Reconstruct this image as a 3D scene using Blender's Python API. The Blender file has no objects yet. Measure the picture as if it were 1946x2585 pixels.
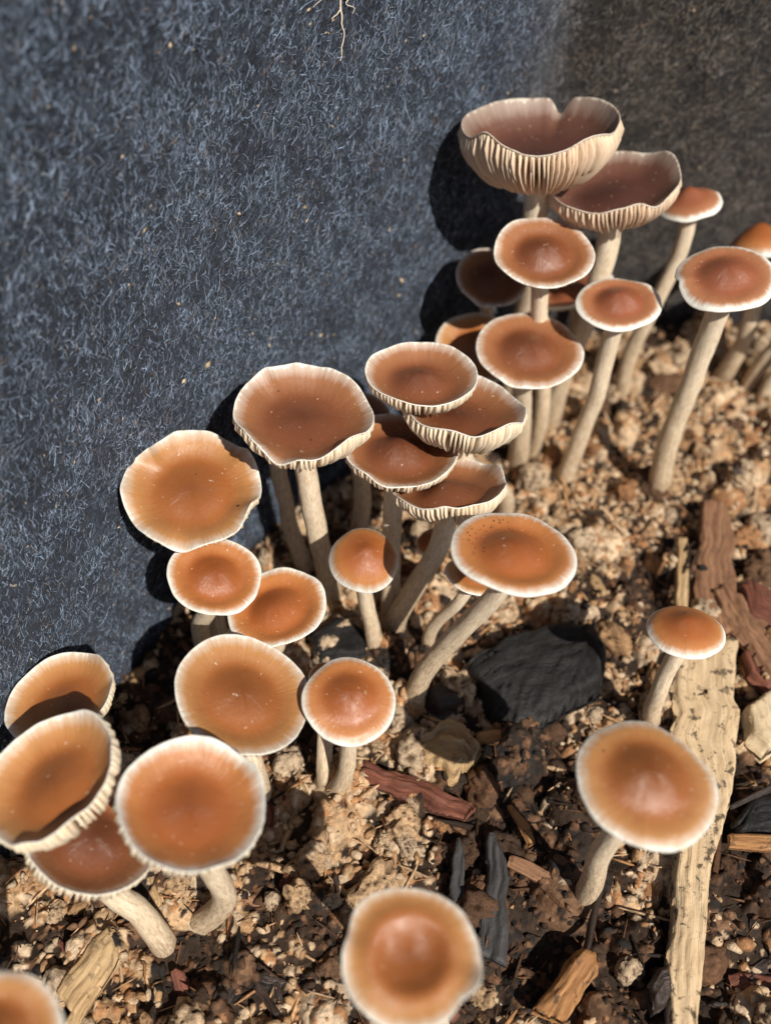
import bpy, math, random
import numpy as np
from mathutils import Vector

# ------------------------------------------------------------------ camera, light, exposure
CM = 0.01                                   # all data below is in centimetres
sc = bpy.context.scene
col = sc.collection
cam_d = bpy.data.cameras.new('camera'); cam = bpy.data.objects.new('camera', cam_d); col.objects.link(cam)
cam.location = (0, 0, 27*CM); cam.rotation_euler = (math.radians(40), 0, 0)
cam_d.sensor_fit = 'VERTICAL'; cam_d.sensor_height = 24.0
cam_d.lens = 12.0/math.tan(math.radians(27.5))
cam_d.clip_start = 0.005; cam_d.clip_end = 50
cam_d.dof.use_dof = True; cam_d.dof.focus_distance = 0.262; cam_d.dof.aperture_fstop = 5.2
sc.camera = cam

world = bpy.data.worlds.new('World'); sc.world = world; world.use_nodes = True
SUN_EL, SUN_AZ = 47.5, 33.0                 # light travels towards (-sin az, cos az)
wn = world.node_tree.nodes; bg = wn['Background']
sky = wn.new('ShaderNodeTexSky'); sky.sky_type = 'NISHITA'; sky.sun_disc = False
sky.sun_elevation = math.radians(SUN_EL); sky.sun_rotation = math.radians(180-SUN_AZ)
world.node_tree.links.new(sky.outputs[0], bg.inputs[0]); bg.inputs[1].default_value = 0.05
sd = bpy.data.lights.new('sun', 'SUN'); sd.energy = 5.0; sd.angle = math.radians(0.55); sd.color = (1.0, 0.94, 0.85)
sun = bpy.data.objects.new('sun', sd); col.objects.link(sun)
tr = Vector((-math.sin(math.radians(SUN_AZ))*math.cos(math.radians(SUN_EL)), math.cos(math.radians(SUN_AZ))*math.cos(math.radians(SUN_EL)), -math.sin(math.radians(SUN_EL))))
sun.rotation_euler = tr.to_track_quat('-Z', 'Y').to_euler(); sun.location = (0.2, -0.3, 0.6)
sc.view_settings.view_transform = 'Standard'; sc.view_settings.look = 'None'
sc.view_settings.exposure = 0.12; sc.view_settings.gamma = 1.0; sc.view_settings.use_curve_mapping = False

# ------------------------------------------------------------------ numpy noise
def _hash(ix, iy, iz, seed):
    h = (ix.astype(np.int64)*374761393 + iy.astype(np.int64)*668265263 + iz.astype(np.int64)*2147483647 + seed*1274126177) & 0xFFFFFFFF
    h = ((h ^ (h >> 13))*1274126177) & 0xFFFFFFFF
    h = ((h ^ (h >> 15))*2246822519) & 0xFFFFFFFF
    return ((h ^ (h >> 16)) & 0xFFFFFF)/float(0xFFFFFF)
def vnoise(x, y, z=None, seed=0):
    x = np.asarray(x, float); y = np.asarray(y, float)
    z = np.zeros_like(x) if z is None else np.asarray(z, float)
    ix, iy, iz = np.floor(x), np.floor(y), np.floor(z)
    fx, fy, fz = x-ix, y-iy, z-iz
    fx = fx*fx*fx*(fx*(fx*6-15)+10); fy = fy*fy*fy*(fy*(fy*6-15)+10); fz = fz*fz*fz*(fz*(fz*6-15)+10)
    def c(a, b, d): return _hash(ix+a, iy+b, iz+d, seed)
    x00 = c(0,0,0)*(1-fx)+c(1,0,0)*fx; x10 = c(0,1,0)*(1-fx)+c(1,1,0)*fx
    x01 = c(0,0,1)*(1-fx)+c(1,0,1)*fx; x11 = c(0,1,1)*(1-fx)+c(1,1,1)*fx
    return ((x00*(1-fy)+x10*fy)*(1-fz)+(x01*(1-fy)+x11*fy)*fz)*2-1
def fbm(x, y, z=None, octv=4, seed=0):
    s = 0; a = 1; t = 0
    for o in range(octv):
        k = 2.03**o
        s = s + a*vnoise(np.asarray(x)*k, np.asarray(y)*k, None if z is None else np.asarray(z)*k, seed+o*17); t += a; a *= .5
    return s/t

# ------------------------------------------------------------------ mesh helpers
def mesh_np(name, V, faces, mats, mat_idx=None, smooth=True, attrs=None):
    """V (n,3) in cm; faces: list of arrays (quads or tris)"""
    me = bpy.data.meshes.new(name)
    V = np.asarray(V, np.float32)*CM
    faces = [np.asarray(f, np.int32) for f in faces if len(f)]
    nl = sum(f.size for f in faces); nf = sum(len(f) for f in faces)
    me.vertices.add(len(V)); me.vertices.foreach_set('co', V.ravel())
    me.loops.add(nl); me.loops.foreach_set('vertex_index', np.concatenate([f.ravel() for f in faces]))
    me.polygons.add(nf)
    tot = np.concatenate([np.full(len(f), f.shape[1], np.int32) for f in faces])
    me.polygons.foreach_set('loop_start', np.concatenate([[0], np.cumsum(tot)[:-1]]).astype(np.int32))
    if mat_idx is not None: me.polygons.foreach_set('material_index', np.asarray(mat_idx, np.int32))
    if smooth: me.polygons.foreach_set('use_smooth', np.ones(nf, bool))
    for m in (mats if isinstance(mats, (list, tuple)) else [mats]): me.materials.append(m)
    for an, (ty, dat) in (attrs or {}).items():
        at = me.attributes.new(an, ty, 'POINT')
        at.data.foreach_set('vector' if ty == 'FLOAT_VECTOR' else ('color' if ty == 'FLOAT_COLOR' else 'value'), np.asarray(dat, np.float32).ravel())
    me.update(calc_edges=True); me.validate()
    return me
def obj(name, me, parent=None, loc=None):
    o = bpy.data.objects.new(name, me); col.objects.link(o)
    if parent is not None: o.parent = parent
    if loc is not None: o.location = loc
    return o
def tag(o, label=None, cat=None, group=None, kind=None):
    if label: o['label'] = label
    if cat: o['category'] = cat
    if group: o['group'] = group
    if kind: o['kind'] = kind
    return o
def grid_faces(nu, nv, wrap_u=False, off=0, flip=False):
    iu = np.arange(nu if wrap_u else nu-1); iv = np.arange(nv-1)
    U, Vv = np.meshgrid(iu, iv, indexing='ij'); U2 = (U+1) % nu
    q = np.stack([U*nv+Vv, U2*nv+Vv, U2*nv+Vv+1, U*nv+Vv+1], -1).reshape(-1, 4)+off
    return q[:, ::-1] if flip else q
def rgba(V): return np.concatenate([V, np.ones((len(V), 1))], 1)

# ------------------------------------------------------------------ materials
class N:
    def __init__(s, name):
        s.m = bpy.data.materials.new(name); s.m.use_nodes = True; s.t = s.m.node_tree; s.n = s.t.nodes; s.b = s.n['Principled BSDF']
    def new(s, ty, **kw):
        nd = s.n.new(ty)
        for k, v in kw.items():
            if k.startswith('i_'): nd.inputs[k[2:]].default_value = v
            else: setattr(nd, k, v)
        return nd
    def ln(s, a, b): s.t.links.new(a, b)
    def attr(s, name): return s.new('ShaderNodeAttribute', attribute_name=name)
    def math(s, op, a, b=None, c=None, clamp=False):
        nd = s.new('ShaderNodeMath', operation=op, use_clamp=clamp)
        for i, v in enumerate((a, b, c)):
            if v is None: continue
            if isinstance(v, (int, float)): nd.inputs[i].default_value = v
            else: s.ln(v, nd.inputs[i])
        return nd.outputs[0]
    def noise(s, vec, scale, detail=3, rough=.55, dist=0):
        nd = s.new('ShaderNodeTexNoise', i_Scale=scale, i_Detail=detail, i_Roughness=rough, i_Distortion=dist)
        if vec is not None: s.ln(vec, nd.inputs['Vector'])
        return nd.outputs['Fac']
    def ramp(s, fac, stops, interp='LINEAR'):
        nd = s.new('ShaderNodeValToRGB'); e = nd.color_ramp.elements; nd.color_ramp.interpolation = interp
        while len(e) < len(stops): e.new(.5)
        for el, (p, c) in zip(e, stops):
            el.position = p; el.color = (c[0], c[1], c[2], 1) if not isinstance(c, (int, float)) else (c, c, c, 1)
        s.ln(fac, nd.inputs[0]); return nd.outputs[0]
    def mix(s, fac, a, b, mode='MIX'):
        nd = s.new('ShaderNodeMix', data_type='RGBA', blend_type=mode)
        for i, v in ((0, fac), (6, a), (7, b)):
            if isinstance(v, (int, float)): nd.inputs[i].default_value = v
            elif isinstance(v, tuple): nd.inputs[i].default_value = (*v, 1)
            else: s.ln(v, nd.inputs[i])
        return nd.outputs[2]
    def bump(s, h, strength, dist):
        nd = s.new('ShaderNodeBump', i_Strength=strength, i_Distance=dist); s.ln(h, nd.inputs['Height']); return nd.outputs[0]
    def set(s, **kw):
        for k, v in kw.items():
            k = k.replace('_', ' ')
            if isinstance(v, (int, float)): s.b.inputs[k].default_value = v
            elif isinstance(v, tuple): s.b.inputs[k].default_value = v if len(v) == 3 and 'Radius' in k else ((*v, 1) if len(v) == 3 else v)
            else: s.ln(v, s.b.inputs[k])
        return s
    def vscale(s, vec, sx, sy, sz):
        nd = s.new('ShaderNodeVectorMath', operation='MULTIPLY'); s.ln(vec, nd.inputs[0]); nd.inputs[1].default_value = (sx, sy, sz); return nd.outputs[0]

def cap_material(name, centre, mid, outer, pale, p_pale=.90):
    """cuticle colour by distance from the cap's centre, with radial fibrils towards the margin"""
    a = N(name); cu = a.attr('cu'); sep = a.new('ShaderNodeSeparateXYZ'); a.ln(cu.outputs['Vector'], sep.inputs[0])
    tc = a.new('ShaderNodeTexCoord'); info = a.new('ShaderNodeObjectInfo')
    streak = a.noise(a.vscale(cu.outputs['Vector'], 16, 16, 1.6), 1.0, 4, .65)
    fine = a.noise(a.vscale(cu.outputs['Vector'], 42, 42, 3.0), 1.0, 3, .6)
    blot = a.noise(tc.outputs['Object'], 95, 4, .6)
    r = a.math('ADD', sep.outputs[2], a.math('MULTIPLY', a.math('SUBTRACT', streak, .5), .17))
    r = a.math('ADD', r, a.math('MULTIPLY', a.math('SUBTRACT', blot, .5), .10))
    r = a.math('ADD', r, a.math('MULTIPLY', a.math('SUBTRACT', fine, .5), .05))
    c = a.ramp(r, [(0.0, centre), (.55, mid), (.84, outer), (p_pale, tuple(.55*o+.45*q for o, q in zip(outer, pale))), (min(1., p_pale+.05), pale)])
    v = a.math('ADD', .86, a.math('MULTIPLY', info.outputs['Random'], .26))
    c = a.mix(1.0, c, v, 'MULTIPLY')
    c = a.mix(.35, c, a.ramp(blot, [(.25, .62), (.7, 1.0)]), 'MULTIPLY')
    sp = a.noise(tc.outputs['Object'], 900, 2, .5)
    c = a.mix(a.ramp(sp, [(.70, 0.0), (.76, .5)]), c, (.80, .66, .50))
    h = a.math('ADD', a.math('MULTIPLY', fine, .6), a.math('MULTIPLY', a.noise(tc.outputs['Object'], 700, 3, .6), .5))
    rough = a.math('ADD', .24, a.math('MULTIPLY', streak, .24))
    rough = a.math('ADD', rough, a.math('MULTIPLY', a.math('POWER', sep.outputs[2], 6.0), .3))
    a.set(Base_Color=c, Roughness=rough, Normal=a.bump(h, .55, .0004), Specular_IOR_Level=.5,
          Coat_Weight=.10, Coat_Roughness=.3, Subsurface_Weight=.14, Subsurface_Radius=(1.0, .45, .2), Subsurface_Scale=.0022)
    return a.m
PALE = (.88, .83, .73)
M = {}
M['cap_orange'] = cap_material('cap_orange', (.29, .080, .020), (.40, .125, .034), (.53, .215, .068), PALE, .925)
M['cap_amber'] = cap_material('cap_amber', (.27, .085, .022), (.38, .130, .036), (.52, .25, .088), PALE, .955)
M['cap_brown'] = cap_material('cap_brown', (.135, .042, .018), (.215, .072, .029), (.33, .138, .056), PALE, .97)
M['cap_dark'] = cap_material('cap_dark', (.060, .022, .017), (.100, .038, .027), (.165, .072, .046), (.66, .56, .46), .992)
M['cap_rose'] = cap_material('cap_rose', (.23, .070, .032), (.31, .102, .046), (.43, .19, .088), PALE, .90)
def gill_material(name, c1, c2):
    a = N(name); tc = a.new('ShaderNodeTexCoord'); info = a.new('ShaderNodeObjectInfo')
    n = a.noise(tc.outputs['Object'], 260, 3, .6)
    c = a.mix(n, c1, c2); c = a.mix(1.0, c, a.math('ADD', .8, a.math('MULTIPLY', info.outputs['Random'], .3)), 'MULTIPLY')
    a.set(Base_Color=c, Roughness=.6, Specular_IOR_Level=.25, Subsurface_Weight=.25, Subsurface_Radius=(1., .6, .35), Subsurface_Scale=.0012)
    return a.m
M['gill'] = gill_material('gill_flesh', (.74, .59, .41), (.82, .70, .54))
M['gill_mauve'] = gill_material('gill_mauve', (.64, .47, .33), (.76, .60, .44))
def stem_material():
    a = N('stem_skin'); su = a.attr('su'); sep = a.new('ShaderNodeSeparateXYZ'); a.ln(su.outputs['Vector'], sep.inputs[0])
    info = a.new('ShaderNodeObjectInfo'); ra = a.new('ShaderNodeVectorMath', operation='ADD'); a.ln(su.outputs['Vector'], ra.inputs[0])
    cx = a.new('ShaderNodeCombineXYZ'); a.ln(a.math('MULTIPLY', info.outputs['Random'], 37.0), cx.inputs[0]); a.ln(cx.outputs[0], ra.inputs[1])
    s1 = a.noise(a.vscale(ra.outputs[0], 5, 5, 2.8), 1.0, 5, .7, .8)
    s2 = a.noise(a.vscale(ra.outputs[0], 15, 15, 6.0), 1.0, 4, .65, .5)
    m = a.math('ADD', a.math('MULTIPLY', s1, .55), a.math('MULTIPLY', s2, .45))
    lo = a.attr('low').outputs['Fac']
    m = a.math('SUBTRACT', m, a.math('MULTIPLY', lo, .16))
    c = a.ramp(m, [(.25, (.29, .190, .110)), (.36, (.52, .39, .255)), (.47, (.71, .575, .41)), (.60, (.84, .74, .59))])
    a.set(Base_Color=c, Roughness=.62, Specular_IOR_Level=.25, Normal=a.bump(m, .5, .0006), Subsurface_Weight=.15, Subsurface_Radius=(1., .6, .3), Subsurface_Scale=.0015)
    return a.m
M['stem'] = stem_material()
def crumb_material(name, rough=.8, spec=.25, fine=700):
    a = N(name); cl = a.attr('col').outputs['Color']; tc = a.new('ShaderNodeTexCoord')
    n1 = a.noise(tc.outputs['Object'], fine, 4, .65); n2 = a.noise(tc.outputs['Object'], 160, 4, .6, .4)
    c = a.mix(1.0, cl, a.ramp(n1, [(.25, .45), (.7, 1.15)]), 'MULTIPLY')
    c = a.mix(a.ramp(n2, [(.30, .65), (.43, 0.0)]), c, (.05, .028, .016))
    a.set(Base_Color=c, Roughness=rough, Specular_IOR_Level=spec, Normal=a.bump(a.math('ADD', n1, n2), .8, .0008))
    return a.m
M['soil'] = crumb_material('soil_crumbs'); M['clod'] = crumb_material('rotted_wood', fine=900)
def wood_material(name, cols, speck=0.0, rough=.7, bump=.6, spec=.3):
    """grain runs along the second coordinate of the gr attribute"""
    a = N(name); g = a.attr('gr').outputs['Vector']; tc = a.new('ShaderNodeTexCoord')
    s = a.noise(a.vscale(g, 9, .55, 9), 1.0, 5, .68, .35); s2 = a.noise(a.vscale(g, 34, 1.4, 30), 1.0, 3, .6)
    m = a.math('ADD', a.math('MULTIPLY', s, .62), a.math('MULTIPLY', s2, .38))
    c = a.ramp(m, [(.30, cols[0]), (.5, cols[1]), (.68, cols[2])])
    n = a.noise(tc.outputs['Object'], 330, 4, .65, .3)
    if speck: c = a.mix(a.ramp(n, [(.56, 0.0), (.64, speck)]), c, (.045, .032, .022))
    b = a.noise(tc.outputs['Object'], 1100, 2, .5)
    a.set(Base_Color=c, Roughness=rough, Specular_IOR_Level=spec, Normal=a.bump(a.math('ADD', m, a.math('MULTIPLY', b, .3)), bump, .0009))
    return a.m
M['wood_pale'] = wood_material('wood_pale', ((.34, .22, .115), (.58, .42, .25), (.70, .55, .36)), .85)
M['wood_block'] = wood_material('wood_block', ((.46, .33, .19), (.66, .51, .32), (.74, .61, .42)), .3)
M['wood_brown'] = wood_material('wood_brown', ((.10, .048, .026), (.23, .115, .062), (.38, .22, .12)), .35)
M['wood_tan'] = wood_material('wood_tan', ((.20, .11, .05), (.44, .29, .145), (.58, .42, .24)), .5)
M['bark_red'] = wood_material('bark_red', ((.05, .02, .014), (.15, .052, .032), (.30, .115, .066)), .4)
M['bark_orange'] = wood_material('bark_orange', ((.10, .045, .02), (.34, .16, .06), (.50, .28, .12)), .75)
M['char'] = wood_material('charred_wood', ((.005, .0045, .0045), (.012, .011, .0105), (.026, .024, .023)), 0, .6, .8, .3)
M['bark_dark'] = wood_material('bark_dark', ((.014, .010, .009), (.036, .024, .019), (.075, .048, .036)), 0, .45, .8, .4)
M['slate'] = wood_material('grey_bark', ((.024, .023, .024), (.050, .047, .047), (.085, .080, .078)), 0, .55, .7, .35)

# ------------------------------------------------------------------ felt pot wall
WALL = np.array([(-15.5,-8),(-13.4,-2),(-12.4,4),(-10.9,9.6),(-8.5,15),(-4.5,21.2),(1.4,27.7),(4.4,30.7),(6.1,32.2),(7.3,32.75),(12.5,33.3),(18,33.7),(25,33.2),(31,31.5)], float)
def spline(P, n):
    d = np.concatenate([[0], np.cumsum(np.linalg.norm(np.diff(P, axis=0), axis=1))])
    t = np.linspace(0, d[-1], n); out = np.zeros((n, 2)); m = np.gradient(P, d, axis=0)
    i = np.clip(np.searchsorted(d, t, 'right')-1, 0, len(P)-2); h = d[i+1]-d[i]; s = ((t-d[i])/h)[:, None]; h = h[:, None]
    return (2*s**3-3*s**2+1)*P[i]+(s**3-2*s**2+s)*h*m[i]+(-2*s**3+3*s**2)*P[i+1]+(s**3-s**2)*h*m[i+1], t
NU, NZ, WH = 640, 260, 25.0
wp, wt = spline(WALL, NU)
wtan = np.gradient(wp, axis=0); wtan /= np.linalg.norm(wtan, axis=1)[:, None]
wnor = np.stack([wtan[:, 1], -wtan[:, 0]], 1)           # faces into the pot
CORNER_S = wt[np.argmin(np.linalg.norm(wp-np.array([6.5, 32.45]), axis=1))]
def wall_off(s, z):
    """outward push of the felt: lean, soft billows, the crease at the corner"""
    o = .055*z + .35*fbm(s*.11, z*.09, None, 3, 5)+.10*fbm(s*.5, z*.42, None, 3, 9)
    o = o+.55*np.exp(-((s-CORNER_S-.02*z)/.9)**2)
    o = o+.028*fbm(s*3.2, z*3.0, None, 3, 21)+.012*fbm(s*11, z*9, None, 2, 31)
    return o
zz = np.linspace(-2.2, WH, NZ)
S, Z = np.meshgrid(wt, zz, indexing='ij')
OFF = wall_off(S, Z)
Vw = np.stack([wp[:, 0][:, None]-wnor[:, 0][:, None]*OFF, wp[:, 1][:, None]-wnor[:, 1][:, None]*OFF, Z], -1)
def wall_point(s, z, lift=0.):
    i = np.clip(s/wt[-1]*(NU-1), 0, NU-1.001); j = np.clip((z-zz[0])/(zz[-1]-zz[0])*(NZ-1), 0, NZ-1.001)
    i0 = i.astype(int); j0 = j.astype(int); fi = (i-i0)[:, None]; fj = (j-j0)[:, None]
    P = (Vw[i0, j0]*(1-fi)+Vw[i0+1, j0]*fi)*(1-fj)+(Vw[i0, j0+1]*(1-fi)+Vw[i0+1, j0+1]*fi)*fj
    n = np.concatenate([wnor[i0], np.full((len(s), 1), .055)], 1)
    return P+n*np.asarray(lift)[..., None], n, np.concatenate([wtan[i0], np.zeros((len(s), 1))], 1)
def felt_material():
    a = N('felt'); tc = a.new('ShaderNodeTexCoord'); ob = tc.outputs['Object']
    br = a.attr('dust').outputs['Fac']
    n1 = a.noise(ob, 420, 5, .7, .8); n2 = a.noise(ob, 60, 4, .6, .3); n3 = a.noise(ob, 1500, 2, .6)
    f = a.math('ADD', a.math('MULTIPLY', n1, .7), a.math('MULTIPLY', n3, .3))
    cb = a.ramp(f, [(.34, (.004, .005, .008)), (.50, (.013, .016, .023)), (.70, (.065, .080, .108))])
    cw = a.ramp(f, [(.32, (.006, .005, .005)), (.50, (.020, .017, .015)), (.72, (.082, .068, .056))])
    c = a.mix(br, cb, cw); c = a.mix(1.0, c, a.ramp(n2, [(.3, .72), (.7, 1.3)]), 'MULTIPLY')
    a.set(Base_Color=c, Roughness=.9, Specular_IOR_Level=.15, Sheen_Weight=.12, Sheen_Roughness=.5, Sheen_Tint=(.7, .8, 1.0), Normal=a.bump(f, 1.0, .0016))
    return a.m
M['felt'] = felt_material()
dust_f = lambda s, z: np.clip((s-(CORNER_S-4.0))/5.0+.35*fbm(s*.3, z*.3, None, 3, 71), 0, 1)
thick = .45
Vo = Vw.copy(); Vo[..., :2] -= wnor[:, None, :]*thick
Vall = np.concatenate([Vw.reshape(-1, 3), Vo.reshape(-1, 3)])
F1 = grid_faces(NU, NZ, flip=True); F2 = grid_faces(NU, NZ, off=NU*NZ)
iu = np.arange(NU-1); top = np.stack([iu*NZ+NZ-1, (iu+1)*NZ+NZ-1, (iu+1)*NZ+NZ-1+NU*NZ, iu*NZ+NZ-1+NU*NZ], 1)
wall_me = mesh_np('felt_wall', Vall, [F1, F2, top], M['felt'], attrs={'dust': ('FLOAT', np.tile(dust_f(S, Z).ravel(), 2))})
pot = bpy.data.objects.new('fabric_pot', None); col.objects.link(pot)
tag(pot, 'black felt fabric grow pot wall curving behind all the mushrooms', 'grow pot')
obj('felt_wall', wall_me, pot)
# loose fibres standing on the felt
rs = np.random.RandomState(4)
NF = 370000
fs = rs.uniform(wt[-1]*.16, wt[-1]*.93, NF); fz = rs.uniform(0, 21.5, NF)
clump = fbm(fs*1.3, fz*1.3, None, 3, 55)
keep = rs.rand(NF) < np.clip(.66+.75*clump, .2, 1); fs, fz = fs[keep], fz[keep]; NF = len(fs)
K = 3
ang = rs.normal(1.05, .62, NF); bend = rs.normal(0, 1.2, NF); ln = rs.gamma(2.4, .060, NF)+.03; wd = rs.uniform(.0026, .0056, NF); lift0 = rs.uniform(.0, .022, NF); arch = rs.gamma(1.6, .018, NF)
pts = []
cs, cz = fs.copy(), fz.copy()
for k in range(K):
    t = k/(K-1)
    lf = lift0+arch*np.sin(math.pi*min(1., t*.9+.05))*1.0+.006
    P, n, tg = wall_point(cs, cz, lf); a_ = ang+bend*t*.5
    side = np.stack([-np.sin(a_)[:, None]*tg, np.cos(a_)[:, None]*np.array([[0, 0, 1.]])], 0).sum(0)+n*rs.uniform(-.6, .6, (NF, 1))
    w_ = (wd*(1-.5*t))[:, None]
    pts.append((P-side*w_, P+side*w_))
    cs = cs+np.cos(a_)*ln/(K-1); cz = cz+np.sin(a_)*ln/(K-1)
Vf = np.stack([p for pr in pts for p in pr], 1).reshape(-1, 3)
b0 = np.arange(NF)[:, None]*(2*K)
Ff = np.concatenate([b0+np.array([[2*k, 2*k+1, 2*k+3, 2*k+2]]) for k in range(K-1)])
dd = dust_f(fs, fz)[:, None]; rr = rs.rand(NF, 1); r2 = rs.rand(NF, 1)
cblue = np.array([[.31, .40, .55]])*(.10+1.75*rr**2.6); cgrey = np.array([[.31, .265, .22]])*(.12+1.5*rr**2.6)
fc = cblue*(1-dd)+cgrey*dd
fc = np.where(r2 > .965, np.array([[.40, .42, .45]]), fc); fc = np.where(r2 < .02, np.array([[.34, .22, .13]]), fc)
a = N('felt_fibre'); a.set(Base_Color=a.attr('col').outputs['Color'], Roughness=.55, Specular_IOR_Level=.35); M['fibre'] = a.m
fib = obj('fibres', mesh_np('fibres', Vf, [Ff], M['fibre'], attrs={'col': ('FLOAT_COLOR', rgba(np.repeat(fc, 2*K, 0)))}), pot); tag(fib, kind='stuff')
# specks of soil caught in the felt
nsp = 520; ss = rs.uniform(wt[-1]*.18, wt[-1]*.92, nsp); sz = 20*rs.rand(nsp)**1.3
P, n, tg = wall_point(ss, sz, .02); up = np.array([[0, 0, 1.]]); a_ = rs.rand(nsp, 1)*6.28; L_ = rs.gamma(2.2, .022, (nsp, 1))+.02; W_ = L_*rs.uniform(.25, .7, (nsp, 1))
d1 = tg*np.cos(a_)+up*np.sin(a_); d2 = -tg*np.sin(a_)+up*np.cos(a_)
Vs = np.stack([P-d1*L_, P-d2*W_, P+d1*L_, P+d2*W_, P+n*W_*.8, P-n*W_*.3], 1).reshape(-1, 3)
tri = np.array([(0, 1, 4), (1, 2, 4), (2, 3, 4), (3, 0, 4), (1, 0, 5), (2, 1, 5), (3, 2, 5), (0, 3, 5)])
Fs = (np.arange(nsp)[:, None, None]*6+tri[None]).reshape(-1, 3)
scol = np.array([[.50, .38, .25]])*rs.uniform(.4, 1.3, (nsp, 1))
tag(obj('soil_specks', mesh_np('soil_specks', Vs, [Fs], M['fibre'], smooth=False, attrs={'col': ('FLOAT_COLOR', rgba(np.repeat(scol, 6, 0)))}), pot), kind='stuff')
print('fibres', NF, flush=True)

# ------------------------------------------------------------------ soil: crumbs heaped on crumbs
GX0, GX1, GY0, GY1, GS = -16.0, 24.0, 1.0, 34.6, .056
gx = np.arange(GX0, GX1, GS); gy = np.arange(GY0, GY1, GS); NX, NY = len(gx), len(gy)
X, Y = np.meshgrid(gx, gy, indexing='ij')
HS = .35*fbm(X*.16, Y*.16, None, 3, 3)+.30*fbm(X*.55, Y*.55, None, 3, 8)-.35
TAN_F = fbm(X*.42, Y*.42, None, 4, 40)
def tan_share(x, y):
    """share of pale crumbs: more towards the back of the pot, peaty patches in front"""
    t = np.clip((y-9)/12, 0, 1)*.36+.50+1.0*fbm(x*.42, y*.42, None, 4, 40)
    t = t-.9*np.exp(-(((x-3.6)/2.0)**2+((y-12.0)/2.0)**2))-.5*np.exp(-(((x-6.5)/2.2)**2+((y-7.5)/2.0)**2))
    t = t+.35*np.exp(-(((x+1.5)/2.0)**2+((y-10.5)/1.6)**2))
    return np.clip(t, .05, .96)
COLS = np.full((NX, NY, 3), .0); base_n = fbm(X*3, Y*3, None, 3, 61)[..., None]
COLS[:] = np.array([.040, .024, .015])*(1+.6*base_n)
rs = np.random.RandomState(11)
TANS = np.array([(.62, .44, .275), (.54, .355, .20), (.46, .27, .135), (.58, .43, .285), (.42, .21, .095), (.64, .48, .32)])
DARKS = np.array([(.030, .020, .014), (.055, .032, .020), (.10, .052, .028), (.16, .080, .042), (.022, .018, .016), (.20, .11, .06)])
def pick_cols(x, y, q=None):
    n = len(x); t = tan_share(x, y)
    u = .5+.62*fbm(x*1.7, y*1.7, None, 3, 140)+.42*(rs.rand(n)-.5)
    c = np.where((u < t)[:, None], TANS[rs.randint(0, 6, n)], DARKS[rs.randint(0, 6, n)])
    return c*rs.uniform(.78, 1.16, (n, 1))
def splat(n, rlo, rhi, embed, power=2.0, jitter=.25):
    px = rs.uniform(GX0+1, GX1-1, n); py = rs.uniform(GY0+1, GY1-1, n); r = rlo*(rhi/rlo)**(rs.rand(n)**power)
    o = np.argsort(-r); px, py, r = px[o], py[o], r[o]
    C_ = pick_cols(px, py); el = rs.uniform(.6, 1., n); ea = rs.rand(n)*3.14; em = rs.uniform(-embed, .15, n); sq = rs.uniform(.6, 1., n)
    for k in range(n):
        i0 = int((px[k]-GX0)/GS); j0 = int((py[k]-GY0)/GS); w = int(r[k]/GS)+2
        a0, a1, b0, b1 = max(0, i0-w), min(NX, i0+w+1), max(0, j0-w), min(NY, j0+w+1)
        dx = X[a0:a1, b0:b1]-px[k]; dy = Y[a0:a1, b0:b1]-py[k]
        u = dx*math.cos(ea[k])+dy*math.sin(ea[k]); v = (-dx*math.sin(ea[k])+dy*math.cos(ea[k]))/el[k]
        q = 1-(u*u+v*v)/(r[k]*r[k]); ok = q > 0
        zc = HS[min(i0, NX-1), min(j0, NY-1)]+em[k]*r[k]
        h = np.where(ok, zc+r[k]*sq[k]*np.sqrt(np.maximum(q, 0)), -9)
        sub = HS[a0:a1, b0:b1]; m = h > sub
        sub[m] = h[m]; COLS[a0:a1, b0:b1][m] = C_[k]
splat(700, .35, 1.05, .65, 2.0)
splat(3600, .16, .42, .7, 1.8)
splat(15000, .075, .17, .6, 1.4)
HS += .035*fbm(X*5.5, Y*5.5, None, 3, 91)
HS_smooth = HS
def soil_z(x, y):
    x = np.asarray(x, float); y = np.asarray(y, float)
    i = np.clip(((x-GX0)/GS).astype(int), 1, NX-2); j = np.clip(((y-GY0)/GS).astype(int), 1, NY-2)
    return HS[i, j]
# keep only the soil inside the pot
from_wall = np.full((NX, NY), 9.)
fi = np.interp(gy, wp[wp[:, 0] < 6.6][:, 1], wp[wp[:, 0] < 6.6][:, 0])
inside = X > (fi[None, :]-.7)
jx = np.interp(gx, wp[wp[:, 0] > 5][:, 0], wp[wp[:, 0] > 5][:, 1]); inside &= Y < np.where(gx > 5, jx+.5, 99)[:, None]
Vg = np.stack([X, Y, HS], -1).reshape(-1, 3)
q = grid_faces(NX, NY); ins = inside.ravel(); q = q[ins[q].all(1)]
used = np.zeros(len(Vg), bool); used[q.ravel()] = True; remap = np.cumsum(used)-1
cv = COLS.reshape(-1, 3)*(1+.22*fbm(X*9, Y*9, None, 2, 77).reshape(-1, 1))
soil = obj('soil', mesh_np('soil', Vg[used], [remap[q]], M['soil'], attrs={'col': ('FLOAT_COLOR', rgba(np.clip(cv[used], .004, 1)))}))
tag(soil, 'crumbly tan and black potting substrate of rotted wood', kind='structure')
def in_pot(x, y): return (x > np.interp(y, gy, fi)+.3) & (y < np.where(x > 5, np.interp(x, gx, jx)-.3, 99))
# ico sphere data
def ico(sub):
    import bmesh
    bm = bmesh.new(); bmesh.ops.create_icosphere(bm, subdivisions=sub, radius=1)
    V = np.array([v.co[:] for v in bm.verts]); F = np.array([[v.index for v in f.verts] for f in bm.faces]); bm.free(); return V, F
V1, F1i = ico(1); V4, F4 = ico(4)
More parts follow.
